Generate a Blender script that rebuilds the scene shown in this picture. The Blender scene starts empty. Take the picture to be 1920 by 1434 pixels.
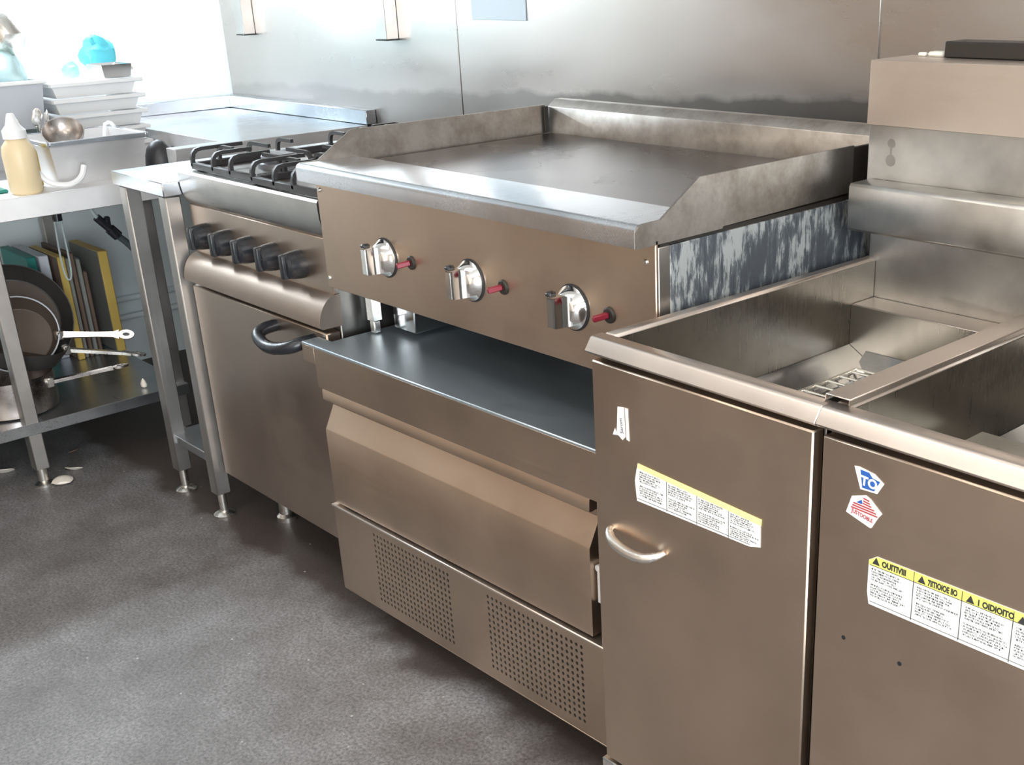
import bpy, bmesh, math, random
from mathutils import Vector, Matrix
random.seed(7)
SC = bpy.context.scene
COL = SC.collection
R = math.radians

# ------------------------------------------------------------------ camera
cd = bpy.data.cameras.new('camera')
cam = bpy.data.objects.new('camera', cd); COL.objects.link(cam)
az, el, ro = R(46.71727), R(-22.63565), R(-1.75254)
Fv = Vector((-math.sin(az)*math.cos(el), math.cos(az)*math.cos(el), math.sin(el)))
Rv = Vector((math.cos(az), math.sin(az), 0)); Uv = Rv.cross(Fv)
R2 = Rv*math.cos(ro)+Uv*math.sin(ro); U2 = Uv*math.cos(ro)-Rv*math.sin(ro)
m3 = Matrix((R2, U2, -Fv)).transposed()
cam.matrix_world = Matrix.Translation((2.01998, -1.09227, 1.29247)) @ m3.to_4x4()
cd.sensor_width = 36; cd.lens = 2151.96*36/1920
cd.shift_x = -194.26/1920; cd.shift_y = 120.87/1920
cd.clip_start = .02
SC.camera = cam

# ------------------------------------------------------------------ world, lights, exposure
w = bpy.data.worlds.new('world'); SC.world = w; w.use_nodes = True
bg = w.node_tree.nodes['Background']
bg.inputs[0].default_value = (.80, .90, 1.0, 1); bg.inputs[1].default_value = 1.2
VS = SC.view_settings
VS.view_transform = 'Standard'; VS.look = 'None'; VS.gamma = 1; VS.use_curve_mapping = False
VS.exposure = -0.42
SC.cycles.use_denoising = True
SC.cycles.max_bounces = 10

def area(name, loc, rot, sx, sy, power, color):
    l = bpy.data.lights.new(name, 'AREA'); l.shape = 'RECTANGLE'; l.size = sx; l.size_y = sy
    l.energy = power; l.color = color
    o = bpy.data.objects.new(name, l); COL.objects.link(o); o.location = loc; o.rotation_euler = rot
    return o
# daylight from the doorway at right, and from an unseen window added at left
area('doorway_daylight', (3.58, -1.75, 1.15), (0, R(90), 0), 2.1, 2.0, 205, (.88, .95, 1.0))
area('added_window_light', (-2.14, -.35, 1.95), (0, R(-90), 0), .86, 1.50, 9, (.86, .94, 1.0))

# ------------------------------------------------------------------ materials
M = {}
def nt(name):
    m = bpy.data.materials.new(name); m.use_nodes = True
    return m, m.node_tree.nodes, m.node_tree.links, m.node_tree.nodes['Principled BSDF']
def plain(name, col, rough=.5, metal=0., spec=.5, emit=None, trans=0, coat=0):
    m, n, l, b = nt(name)
    b.inputs['Base Color'].default_value = (*col, 1); b.inputs['Roughness'].default_value = rough
    b.inputs['Metallic'].default_value = metal; b.inputs['Specular IOR Level'].default_value = spec
    if trans: b.inputs['Transmission Weight'].default_value = trans
    if coat: b.inputs['Coat Weight'].default_value = coat
    if emit: b.inputs['Emission Color'].default_value = (*col, 1); b.inputs['Emission Strength'].default_value = emit
    # a little surface variation
    if not trans and not emit:
        t = n.new('ShaderNodeTexCoord'); no = n.new('ShaderNodeTexNoise'); no.inputs['Scale'].default_value = 35; no.inputs['Detail'].default_value = 4
        mr = n.new('ShaderNodeMapRange'); mr.inputs[3].default_value = max(.03, rough-.07); mr.inputs[4].default_value = min(1, rough+.07)
        l.new(t.outputs['Object'], no.inputs['Vector']); l.new(no.outputs[0], mr.inputs[0]); l.new(mr.outputs[0], b.inputs['Roughness'])
    M[name] = m; return m
def steel(name, col=(.60, .575, .545), rough=.30, axis=0, streak=.025, smudge=.06, dark=.80, sscale=1.0):
    m, n, l, b = nt(name)
    b.inputs['Metallic'].default_value = 1
    t = n.new('ShaderNodeTexCoord'); mp = n.new('ShaderNodeMapping')
    s = [320, 320, 320]; s[axis] = 2; mp.inputs['Scale'].default_value = s
    br = n.new('ShaderNodeTexNoise'); br.inputs['Scale'].default_value = 1; br.inputs['Detail'].default_value = 3
    l.new(t.outputs['Object'], mp.inputs['Vector']); l.new(mp.outputs[0], br.inputs['Vector'])
    sm = n.new('ShaderNodeTexNoise'); sm.inputs['Scale'].default_value = 4.5*sscale; sm.inputs['Detail'].default_value = 6; sm.inputs['Roughness'].default_value = .6
    l.new(t.outputs['Object'], sm.inputs['Vector'])
    a = n.new('ShaderNodeMapRange'); a.inputs[1].default_value = .25; a.inputs[2].default_value = .75; a.inputs[3].default_value = rough-streak; a.inputs[4].default_value = rough+streak
    l.new(br.outputs[0], a.inputs[0])
    c = n.new('ShaderNodeMapRange'); c.inputs[1].default_value = .3; c.inputs[2].default_value = .7; c.inputs[3].default_value = -smudge*.5; c.inputs[4].default_value = smudge
    l.new(sm.outputs[0], c.inputs[0])
    ad = n.new('ShaderNodeMath'); ad.operation = 'ADD'; l.new(a.outputs[0], ad.inputs[0]); l.new(c.outputs[0], ad.inputs[1])
    l.new(ad.outputs[0], b.inputs['Roughness'])
    mx = n.new('ShaderNodeMix'); mx.data_type = 'RGBA'
    mx.inputs['A'].default_value = (*[x*dark for x in col], 1); mx.inputs['B'].default_value = (*col, 1)
    q = n.new('ShaderNodeMapRange'); q.inputs[1].default_value = .35; q.inputs[2].default_value = .6
    l.new(sm.outputs[0], q.inputs[0]); l.new(q.outputs[0], mx.inputs['Factor']); l.new(mx.outputs['Result'], b.inputs['Base Color'])
    bp = n.new('ShaderNodeBump'); bp.inputs['Strength'].default_value = .005; bp.inputs['Distance'].default_value = .001
    l.new(br.outputs[0], bp.inputs['Height']); l.new(bp.outputs[0], b.inputs['Normal'])
    M[name] = m; return m

steel('steel', axis=0)
steel('steel_y', axis=1)
steel('steel_rail', (.41, .335, .285), rough=.44, axis=0, dark=.88)
steel('steel_cover', (.74, .65, .575), rough=.34, axis=0, dark=.92)
steel('steel_range', (.52, .42, .345), rough=.33, axis=0, dark=.88)
steel('steel_front', (.62, .49, .385), rough=.33, axis=0, dark=.90)
steel('steel_warm', (.60, .51, .44), rough=.32, axis=0)
steel('steel_rim', (.70, .62, .56), rough=.34, axis=0, dark=.92)
steel('steel_mirror', (.66, .66, .66), rough=.13, axis=0, streak=.03, smudge=.05, dark=.9)
steel('steel_table', (.63, .66, .70), rough=.22, axis=1, streak=.04)
steel('steel_dark', (.36, .34, .32), rough=.36, axis=2)
steel('steel_leg', (.52, .50, .48), rough=.42, axis=2)
steel('steel_shelf', (.62, .65, .68), rough=.30, axis=0, streak=.04)
steel('steel_tank', (.50, .47, .42), rough=.27, axis=2, dark=.72)
steel('steel_pan', (.52, .47, .44), rough=.28, axis=0, dark=.6, sscale=3)
steel('steel_flue', (.62, .60, .57), rough=.36, axis=0, dark=.72, sscale=1.6)
steel('steel_dull', (.78, .77, .77), rough=.50, axis=1, dark=.88)
plain('chrome', (.80, .78, .75), .10, 1)
plain('worktop_steel', (.52, .60, .66), .38, .84)
plain('chrome_rough', (.80, .77, .72), .28, 1)
plain('black_plastic', (.016, .018, .022), .28, 0, .5)
plain('black_void', (.008, .008, .009), .7)
plain('black_iron', (.045, .043, .045), .42, .3)
plain('iron_grey', (.22, .23, .25), .40, .6)
plain('black_grease', (.020, .016, .013), .45)
plain('red_plastic', (.21, .010, .026), .35)
plain('white_plastic', (.80, .80, .80), .4)
plain('white_paint', (.84, .85, .86), .65)
plain('cream_plastic', (.74, .60, .38), .4)
plain('yellow_plastic', (.62, .42, .07), .5)
plain('yellow_board', (.55, .38, .09), .55)
plain('green_board', (.02, .22, .19), .5)
plain('white_board', (.55, .58, .62), .5)
plain('brown_board', (.13, .085, .06), .6)
plain('grey_board', (.20, .20, .18), .6)
plain('cyan_cloth', (.12, .60, .72), .8)
plain('teal_bag', (.42, .58, .60), .45)
plain('mint', (.35, .70, .60), .6)
plain('grey_plastic', (.46, .48, .52), .5)
plain('paper', (.82, .80, .74), .7)
plain('paper_white', (.80, .79, .77), .65)
plain('paper_blue', (.60, .70, .78), .6)
plain('paper_yellow', (.78, .72, .16), .6)
plain('paper_yellow_pale', (.72, .70, .34), .6)
plain('ink', (.03, .03, .03), .7)
plain('ink_blue', (.02, .10, .38), .6)
plain('ink_red', (.45, .06, .07), .6)
plain('rubber', (.02, .02, .022), .6)
plain('hose_grey', (.06, .08, .085), .45)
plain('clear_tube', (.45, .52, .52), .25)
plain('screw', (.70, .68, .64), .25, 1)
plain('shell', (.78, .72, .63), .6)
plain('ceiling_white', (.80, .79, .77), .8)
plain('wall_tan', (.42, .32, .25), .6)
plain('wall_far', (.78, .69, .60), .7)

def m_floor():
    m, n, l, b = nt('floor_concrete')
    t = n.new('ShaderNodeTexCoord')
    big = n.new('ShaderNodeTexNoise'); big.inputs['Scale'].default_value = 3.4; big.inputs['Detail'].default_value = 10; big.inputs['Roughness'].default_value = .72
    fine = n.new('ShaderNodeTexNoise'); fine.inputs['Scale'].default_value = 150; fine.inputs['Detail'].default_value = 5; fine.inputs['Roughness'].default_value = .7
    l.new(t.outputs['Object'], big.inputs['Vector']); l.new(t.outputs['Object'], fine.inputs['Vector'])
    r1 = n.new('ShaderNodeValToRGB'); e = r1.color_ramp.elements
    e[0].position = .30; e[0].color = (.085, .074, .068, 1); e[1].position = .68; e[1].color = (.235, .232, .238, 1)
    l.new(big.outputs[0], r1.inputs[0])
    r2 = n.new('ShaderNodeValToRGB'); e = r2.color_ramp.elements
    e[0].position = .34; e[0].color = (.40, .39, .38, 1); e[1].position = .66; e[1].color = (1.5, 1.5, 1.5, 1)
    l.new(fine.outputs[0], r2.inputs[0])
    mx = n.new('ShaderNodeMix'); mx.data_type = 'RGBA'; mx.blend_type = 'MULTIPLY'; mx.inputs['Factor'].default_value = .9
    l.new(r1.outputs[0], mx.inputs['A']); l.new(r2.outputs[0], mx.inputs['B'])
    # shade under the row of appliances painted into the floor as ragged dark brown
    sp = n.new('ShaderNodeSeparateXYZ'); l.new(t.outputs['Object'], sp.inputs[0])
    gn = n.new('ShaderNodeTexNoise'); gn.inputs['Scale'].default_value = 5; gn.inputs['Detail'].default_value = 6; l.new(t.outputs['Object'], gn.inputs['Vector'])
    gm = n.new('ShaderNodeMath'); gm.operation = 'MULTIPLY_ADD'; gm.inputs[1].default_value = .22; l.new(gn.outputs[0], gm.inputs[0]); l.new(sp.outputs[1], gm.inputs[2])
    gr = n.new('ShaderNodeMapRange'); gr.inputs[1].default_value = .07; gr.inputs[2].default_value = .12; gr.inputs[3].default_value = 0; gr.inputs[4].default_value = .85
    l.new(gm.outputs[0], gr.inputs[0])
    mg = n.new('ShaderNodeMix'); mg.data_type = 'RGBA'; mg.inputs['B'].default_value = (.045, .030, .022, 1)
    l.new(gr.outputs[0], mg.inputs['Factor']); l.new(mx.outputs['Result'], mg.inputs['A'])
    # scattered pale crumbs
    vo = n.new('ShaderNodeTexVoronoi'); vo.inputs['Scale'].default_value = 26; l.new(t.outputs['Object'], vo.inputs['Vector'])
    vr = n.new('ShaderNodeMapRange'); vr.inputs[1].default_value = .075; vr.inputs[2].default_value = .05; vr.inputs[3].default_value = 0; vr.inputs[4].default_value = 1
    l.new(vo.outputs['Distance'], vr.inputs[0])
    vc = n.new('ShaderNodeSeparateColor'); l.new(vo.outputs['Color'], vc.inputs[0])
    gt = n.new('ShaderNodeMath'); gt.operation = 'GREATER_THAN'; gt.inputs[1].default_value = .90; l.new(vc.outputs[0], gt.inputs[0])
    mu = n.new('ShaderNodeMath'); mu.operation = 'MULTIPLY'; l.new(vr.outputs[0], mu.inputs[0]); l.new(gt.outputs[0], mu.inputs[1])
    mc = n.new('ShaderNodeMix'); mc.data_type = 'RGBA'; mc.inputs['B'].default_value = (.5, .48, .45, 1)
    l.new(mu.outputs[0], mc.inputs['Factor']); l.new(mg.outputs['Result'], mc.inputs['A']); l.new(mc.outputs['Result'], b.inputs['Base Color'])
    rr = n.new('ShaderNodeMapRange'); rr.inputs[3].default_value = .36; rr.inputs[4].default_value = .62; l.new(big.outputs[0], rr.inputs[0]); l.new(rr.outputs[0], b.inputs['Roughness'])
    bp = n.new('ShaderNodeBump'); bp.inputs['Strength'].default_value = .35; bp.inputs['Distance'].default_value = .002
    l.new(fine.outputs[0], bp.inputs['Height']); l.new(bp.outputs[0], b.inputs['Normal'])
    M['floor'] = m
m_floor()

def m_wallsteel():
    m, n, l, b = nt('wall_steel_sheet')
    b.inputs['Metallic'].default_value = 1
    t = n.new('ShaderNodeTexCoord')
    sm = n.new('ShaderNodeTexNoise'); sm.inputs['Scale'].default_value = 3; sm.inputs['Detail'].default_value = 6
    mp = n.new('ShaderNodeMapping'); mp.inputs['Scale'].default_value = (.8, 1, 2.5); l.new(t.outputs['Object'], mp.inputs[0]); l.new(mp.outputs[0], sm.inputs['Vector'])
    rr = n.new('ShaderNodeMapRange'); rr.inputs[1].default_value = .3; rr.inputs[2].default_value = .7; rr.inputs[3].default_value = .24; rr.inputs[4].default_value = .40; l.new(sm.outputs[0], rr.inputs[0])
    # dark band low on the sheet with a ragged upper edge
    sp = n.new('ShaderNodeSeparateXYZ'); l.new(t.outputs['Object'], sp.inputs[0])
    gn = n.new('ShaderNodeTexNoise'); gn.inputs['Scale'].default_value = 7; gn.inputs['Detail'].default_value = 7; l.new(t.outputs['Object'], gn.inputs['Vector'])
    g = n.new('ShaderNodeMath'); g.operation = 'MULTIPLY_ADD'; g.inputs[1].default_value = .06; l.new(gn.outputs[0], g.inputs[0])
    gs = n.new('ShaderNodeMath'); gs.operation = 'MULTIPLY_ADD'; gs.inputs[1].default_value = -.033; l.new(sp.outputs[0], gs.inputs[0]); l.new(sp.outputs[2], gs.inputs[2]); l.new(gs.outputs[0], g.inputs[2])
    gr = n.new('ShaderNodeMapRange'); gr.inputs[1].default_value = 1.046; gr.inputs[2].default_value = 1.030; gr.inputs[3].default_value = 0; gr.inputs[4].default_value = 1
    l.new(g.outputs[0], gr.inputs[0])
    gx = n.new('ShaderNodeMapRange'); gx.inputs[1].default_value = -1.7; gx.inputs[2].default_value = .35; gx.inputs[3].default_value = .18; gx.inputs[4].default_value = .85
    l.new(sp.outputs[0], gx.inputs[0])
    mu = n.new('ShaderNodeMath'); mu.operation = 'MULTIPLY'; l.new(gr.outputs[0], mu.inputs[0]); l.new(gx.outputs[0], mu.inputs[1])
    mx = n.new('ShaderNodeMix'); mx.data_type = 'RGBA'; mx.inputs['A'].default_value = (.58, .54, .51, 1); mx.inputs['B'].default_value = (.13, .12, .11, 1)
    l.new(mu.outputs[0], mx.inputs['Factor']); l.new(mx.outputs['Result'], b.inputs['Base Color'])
    ra = n.new('ShaderNodeMath'); ra.operation = 'MULTIPLY_ADD'; ra.inputs[1].default_value = .18; l.new(mu.outputs[0], ra.inputs[0]); l.new(rr.outputs[0], ra.inputs[2])
    l.new(ra.outputs[0], b.inputs['Roughness'])
    wv = n.new('ShaderNodeTexNoise'); wv.inputs['Scale'].default_value = 2.2; wv.inputs['Detail'].default_value = 1; l.new(t.outputs['Object'], wv.inputs['Vector'])
    bp = n.new('ShaderNodeBump'); bp.inputs['Strength'].default_value = .25; bp.inputs['Distance'].default_value = .02
    l.new(wv.outputs[0], bp.inputs['Height']); l.new(bp.outputs[0], b.inputs['Normal'])
    M['wall_sheet'] = m
m_wallsteel()

def m_film():
    # torn remains of protective film on blue-grey sheet metal
    m, n, l, b = nt('torn_film')
    t = n.new('ShaderNodeTexCoord'); mp = n.new('ShaderNodeMapping'); mp.inputs['Scale'].default_value = (1, 60, 13); l.new(t.outputs['Object'], mp.inputs[0])
    a = n.new('ShaderNodeTexNoise'); a.inputs['Scale'].default_value = 1.4; a.inputs['Detail'].default_value = 9; a.inputs['Roughness'].default_value = .72; a.inputs['Distortion'].default_value = .25
    l.new(mp.outputs[0], a.inputs['Vector'])
    c = n.new('ShaderNodeTexNoise'); c.inputs['Scale'].default_value = 11; c.inputs['Detail'].default_value = 3; l.new(t.outputs['Object'], c.inputs['Vector'])
    s = n.new('ShaderNodeMath'); s.operation = 'MULTIPLY_ADD'; s.inputs[1].default_value = .75; l.new(c.outputs[0], s.inputs[0]); l.new(a.outputs[0], s.inputs[2])
    r = n.new('ShaderNodeValToRGB'); e = r.color_ramp.elements
    e[0].position = .80; e[0].color = (.075, .085, .10, 1); e[1].position = .96; e[1].color = (.40, .42, .42, 1)
    x = r.color_ramp.elements.new(.88); x.color = (.12, .135, .15, 1)
    l.new(s.outputs[0], r.inputs[0]); l.new(r.outputs[0], b.inputs['Base Color'])
    b.inputs['Roughness'].default_value = .45; b.inputs['Metallic'].default_value = .35
    bp = n.new('ShaderNodeBump'); bp.inputs['Strength'].default_value = .5; bp.inputs['Distance'].default_value = .002
    l.new(s.outputs[0], bp.inputs['Height']); l.new(bp.outputs[0], b.inputs['Normal'])
    M['film'] = m
m_film()

def m_plate():
    m, n, l, b = nt('griddle_plate')
    b.inputs['Metallic'].default_value = 1
    t = n.new('ShaderNodeTexCoord')
    a = n.new('ShaderNodeTexNoise'); a.inputs['Scale'].default_value = 4; a.inputs['Detail'].default_value = 7; l.new(t.outputs['Object'], a.inputs['Vector'])
    r = n.new('ShaderNodeValToRGB'); e = r.color_ramp.elements
    e[0].position = .3; e[0].color = (.105, .09, .085, 1); e[1].position = .7; e[1].color = (.19, .175, .17, 1)
    l.new(a.outputs[0], r.inputs[0]); l.new(r.outputs[0], b.inputs['Base Color'])
    q = n.new('ShaderNodeMapRange'); q.inputs[3].default_value = .20; q.inputs[4].default_value = .36; l.new(a.outputs[0], q.inputs[0]); l.new(q.outputs[0], b.inputs['Roughness'])
    M['plate'] = m
m_plate()

def m_dirtysplash():
    m, n, l, b = nt('greasy_splash_steel')
    b.inputs['Metallic'].default_value = 1
    t = n.new('ShaderNodeTexCoord')
    a = n.new('ShaderNodeTexNoise'); a.inputs['Scale'].default_value = 14; a.inputs['Detail'].default_value = 8; a.inputs['Roughness'].default_value = .7; l.new(t.outputs['Object'], a.inputs['Vector'])
    r = n.new('ShaderNodeValToRGB'); e = r.color_ramp.elements
    e[0].position = .30; e[0].color = (.27, .235, .20, 1); e[1].position = .62; e[1].color = (.48, .45, .42, 1)
    l.new(a.outputs[0], r.inputs[0]); l.new(r.outputs[0], b.inputs['Base Color'])
    q = n.new('ShaderNodeMapRange'); q.inputs[3].default_value = .50; q.inputs[4].default_value = .32; l.new(a.outputs[0], q.inputs[0]); l.new(q.outputs[0], b.inputs['Roughness'])
    M['splash'] = m
m_dirtysplash()

def m_wall_left():
    m, n, l, b = nt('left_wall_paint')
    t = n.new('ShaderNodeTexCoord'); a = n.new('ShaderNodeTexNoise'); a.inputs['Scale'].default_value = 6; l.new(t.outputs['Object'], a.inputs['Vector'])
    r = n.new('ShaderNodeValToRGB'); e = r.color_ramp.elements
    e[0].position = .3; e[0].color = (.76, .84, .85, 1); e[1].position = .7; e[1].color = (.80, .87, .88, 1)
    l.new(a.outputs[0], r.inputs[0])
    l.new(r.outputs[0], b.inputs['Base Color']); b.inputs['Roughness'].default_value = .5
    M['wall_left'] = m
m_wall_left()

# ------------------------------------------------------------------ mesh helper
class MB:
    def __init__(s): s.v = []; s.f = []
    def add(s, vs, fs):
        o = len(s.v); s.v += [tuple(p) for p in vs]; s.f += [tuple(i+o for i in q) for q in fs]; return s
    def addbm(s, bm):
        bm.verts.index_update(); s.add([v.co[:] for v in bm.verts], [[v.index for v in f.verts] for f in bm.faces]); bm.free(); return s
    def box(s, x0, x1, y0, y1, z0, z1, bev=.0015, seg=1, mat=None):
        bm = bmesh.new()
        vs = [bm.verts.new((x, y, z)) for z in (z0, z1) for y in (y0, y1) for x in (x0, x1)]
        for q in ((0, 2, 3, 1), (4, 5, 7, 6), (0, 1, 5, 4), (2, 6, 7, 3), (0, 4, 6, 2), (1, 3, 7, 5)): bm.faces.new([vs[i] for i in q])
        b = min(bev, .45*min(abs(x1-x0), abs(y1-y0), abs(z1-z0)))
        if b > 0: bmesh.ops.bevel(bm, geom=bm.edges[:], offset=b, segments=seg, profile=.5, affect='EDGES', clamp_overlap=True)
        if mat: bm.transform(mat)
        return s.addbm(bm)
    def prism(s, prof, a, b, axis, bev=0, seg=1):
        # prof: list of 2-tuples in the other two axes (ccw), extruded a..b along axis
        def P(u, v, t): return {'x': (t, u, v), 'y': (u, t, v), 'z': (u, v, t)}[axis]
        bm = bmesh.new(); n = len(prof)
        A = [bm.verts.new(P(u, v, a)) for u, v in prof]; B = [bm.verts.new(P(u, v, b)) for u, v in prof]
        bm.faces.new(A); bm.faces.new(B[::-1])
        for i in range(n): bm.faces.new([A[i], B[i], B[(i+1) % n], A[(i+1) % n]])
        bmesh.ops.recalc_face_normals(bm, faces=bm.faces[:])
        if bev: bmesh.ops.bevel(bm, geom=bm.edges[:], offset=bev, segments=seg, profile=.5, affect='EDGES', clamp_overlap=True)
        return s.addbm(bm)
    def loft(s, rings, cap=True, closed=True):
        n = len(rings[0]); vs = [p for r in rings for p in r]; fs = []
        for i in range(len(rings)-1):
            for j in range(n if closed else n-1):
                k = (j+1) % n; fs.append((i*n+j, i*n+k, (i+1)*n+k, (i+1)*n+j))
        if cap: fs.append(tuple(range(n))[::-1]); fs.append(tuple((len(rings)-1)*n+j for j in range(n)))
        bm = bmesh.new(); bv = [bm.verts.new(p) for p in vs]
        for f in fs: bm.faces.new([bv[i] for i in f])
        bmesh.ops.recalc_face_normals(bm, faces=bm.faces[:])
        return s.addbm(bm)
    def lathe(s, prof, loc=(0, 0, 0), axis=(0, 0, 1), n=28, cap=True, scale=(1, 1)):
        q = Vector(axis).to_track_quat('Z', 'Y'); L = Vector(loc)
        rings = [[L+q @ Vector((r*scale[0]*math.cos(2*math.pi*k/n), r*scale[1]*math.sin(2*math.pi*k/n), z)) for k in range(n)] for r, z in prof]
        return s.loft(rings, cap)
    def cyl(s, p0, p1, r0, r1=None, n=20):
        p0 = Vector(p0); d = Vector(p1)-p0
        return s.lathe([(r0, 0), (r0 if r1 is None else r1, d.length)], p0, d, n)
    def tube(s, pts, r, n=8, closed=False, smooth=0):
        pts = [Vector(p) for p in pts]
        for _ in range(smooth):
            q = []
            m = len(pts)
            rng = range(m if closed else m-1)
            if not closed: q.append(pts[0])
            for i in rng:
                a, b = pts[i], pts[(i+1) % m]; q += [a*.75+b*.25, a*.25+b*.75]
            if not closed: q.append(pts[-1])
            pts = q
        m = len(pts); rings = []; up = None
        for i, p in enumerate(pts):
            if closed: t = pts[(i+1) % m]-pts[i-1]
            else: t = pts[min(i+1, m-1)]-pts[max(i-1, 0)]
            t.normalize()
            if up is None: up = Vector((0, 0, 1)) if abs(t.z) < .9 else Vector((1, 0, 0))
            a = t.cross(up).normalized(); up = a.cross(t).normalized()
            rr = r[i*len(r)//m] if isinstance(r, (list, tuple)) else r
            rings.append([p+a*math.cos(2*math.pi*k/n)*rr+up*math.sin(2*math.pi*k/n)*rr for k in range(n)])
        if closed: rings.append(rings[0])
        return s.loft(rings, cap=not closed)
    def strip(s, quad): return s.add(quad, [(0, 1, 2, 3)])

def mk(name, B, mat, base, loc, yaw, parent):
    me = bpy.data.meshes.new(name)
    bx, by, bz = base
    me.from_pydata([(x-bx, y-by, z-bz) for x, y, z in B.v], [], B.f)
    me.polygons.foreach_set('use_smooth', [True]*len(me.polygons))
    me.set_sharp_from_angle(angle=R(38))
    me.materials.append(M[mat] if isinstance(mat, str) else mat)
    o = bpy.data.objects.new(name, me); COL.objects.link(o)
    if parent is not None: o.parent = parent
    else: o.location = loc; o.rotation_euler = (0, 0, yaw)
    return o
BASE = {}
def place(base, yaw, piv):
    b = Vector(base); p = Vector((*piv, 0)) if piv else Vector(base)
    return p+Matrix.Rotation(yaw, 3, 'Z') @ (b-p)
def props(o, label, cat, group=None):
    o['label'] = label; o['category'] = cat
    if group: o['group'] = group
def thing(name, label, cat, base, yaw=0, piv=None, group=None):
    o = bpy.data.objects.new(name, None); COL.objects.link(o); o.empty_display_size = .05
    o.location = place(base, R(yaw), piv); o.rotation_euler = (0, 0, R(yaw))
    props(o, label, cat, group); BASE[o.name] = base
    return o
def part(name, B, mat, parent, label=None, stuff=False):
    r = parent
    while r.parent: r = r.parent
    o = mk(name, B, mat, BASE[r.name], None, 0, parent)
    if label: o['label'] = label
    if stuff: o['kind'] = 'stuff'
    return o
def solo(name, B, mat, label, cat, base, yaw=0, piv=None, group=None):
    o = mk(name, B, mat, base, place(base, R(yaw), piv), R(yaw), None)
    props(o, label, cat, group); BASE[o.name] = base
    return o
def struct(name, B, mat, label=None, cat=None):
    o = mk(name, B, mat, (0, 0, 0), (0, 0, 0), 0, None); o['kind'] = 'structure'; BASE[o.name] = (0, 0, 0)
    if label: o['label'] = label
    if cat: o['category'] = cat
    return o
def text_mb(txt, size, O, X, Y, align='LEFT', bold=0.0):
    """flat lettering laid in the plane O + X*u + Y*v"""
    cu = bpy.data.curves.new('t', 'FONT'); cu.body = txt; cu.size = size; cu.align_x = align; cu.resolution_u = 3; cu.offset = bold
    ob = bpy.data.objects.new('t', cu); COL.objects.link(ob)
    dg = bpy.context.evaluated_depsgraph_get(); me = ob.evaluated_get(dg).to_mesh()
    O, X, Y = Vector(O), Vector(X), Vector(Y)
    vs = [O+X*v.co.x+Y*v.co.y for v in me.vertices]; fs = [tuple(p.vertices) for p in me.polygons]
    ob.evaluated_get(dg).to_mesh_clear(); bpy.data.objects.remove(ob); bpy.data.curves.remove(cu)
    return vs, fs

# ================================================================== THE SETTING
XL, YB = -2.15, .95
struct('floor', MB().box(XL-.1, 3.6, -3.4, YB+.1, -.10, 0, 0), 'floor', 'dark grey speckled kitchen floor with brown shade painted along the appliances', 'floor')
struct('ceiling', MB().box(XL-.1, 3.6, -3.4, YB+.1, 2.6, 2.7, 0), 'ceiling_white')
struct('wall_front', MB().box(XL-.1, 3.6, -3.5, -3.4, 0, 2.6, 0), 'wall_far')
struct('wall_right', MB().box(3.6, 3.7, -3.4, -2.8, 0, 2.6, 0).box(3.6, 3.7, -.7, YB+.1, 0, 2.6, 0).box(3.6, 3.7, -2.8, -.7, 2.22, 2.6, 0), 'wall_far')
struct('trim_1', MB().box(3.585, 3.6, -2.88, -2.8, 0, 2.3, .002).box(3.585, 3.6, -.7, -.62, 0, 2.3, .002).box(3.585, 3.6, -2.8, -.7, 2.22, 2.3, .002), 'white_paint')
wb = struct('wall_back', MB().box(XL, 3.6, YB, YB+.1, 0, 2.6, 0), 'steel_dark', 'back wall clad in large stainless steel sheets', 'wall')
for x0, x1 in ((XL+.002, -.7395), (-.7365, .6485), (.6515, 1.95), (1.953, 3.35)):
    part('cladding_sheet', MB().box(x0, x1, YB-.003, YB+.001, .02, 2.58, .0012), 'wall_sheet', wb)
wl = MB()
WY0, WY1, WZ0, WZ1 = -1.10, .40, 1.52, 2.38
wl.box(XL-.1, XL, -1.5, YB, 0, WZ0, 0); wl.box(XL-.1, XL, -1.5, YB, WZ1, 2.6, 0)
wl.box(XL-.1, XL, -1.5, WY0, WZ0, WZ1, 0); wl.box(XL-.1, XL, WY1, YB, WZ0, WZ1, 0)
struct('wall_left', wl, 'wall_left', 'pale painted left wall glaring with light above the tables', 'wall')
struct('wall_left', MB().box(XL-.1, XL, -3.4, -1.5, 0, 2.6, 0), 'wall_tan', 'tan coloured far stretch of the left wall', 'wall')
w1 = struct('added_window_1', MB().box(XL-.09, XL-.02, WY0, WY0+.05, WZ0, WZ1).box(XL-.09, XL-.02, WY1-.05, WY1, WZ0, WZ1).box(XL-.09, XL-.02, WY0+.05, WY1-.05, WZ0, WZ0+.05).box(XL-.09, XL-.02, WY0+.05, WY1-.05, WZ1-.05, WZ1).box(XL-.08, XL-.03, -.37, -.33, WZ0+.05, WZ1-.05), 'white_paint')  # unseen window, added above the view as a cool light source
for i in range(2):   # two water pipes clipped to the left wall under the table
    z = (.240, .174)[i]
    o = solo('wall_pipe', MB().cyl((XL+.016, -.3, z), (XL+.016, YB-.05, z), .011, n=12), 'wall_left', ('upper', 'lower')[i]+' of two thin painted pipes along the wall under the left table', 'pipe', (XL+.016, .2, z), group='pipes on the left wall')
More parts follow.
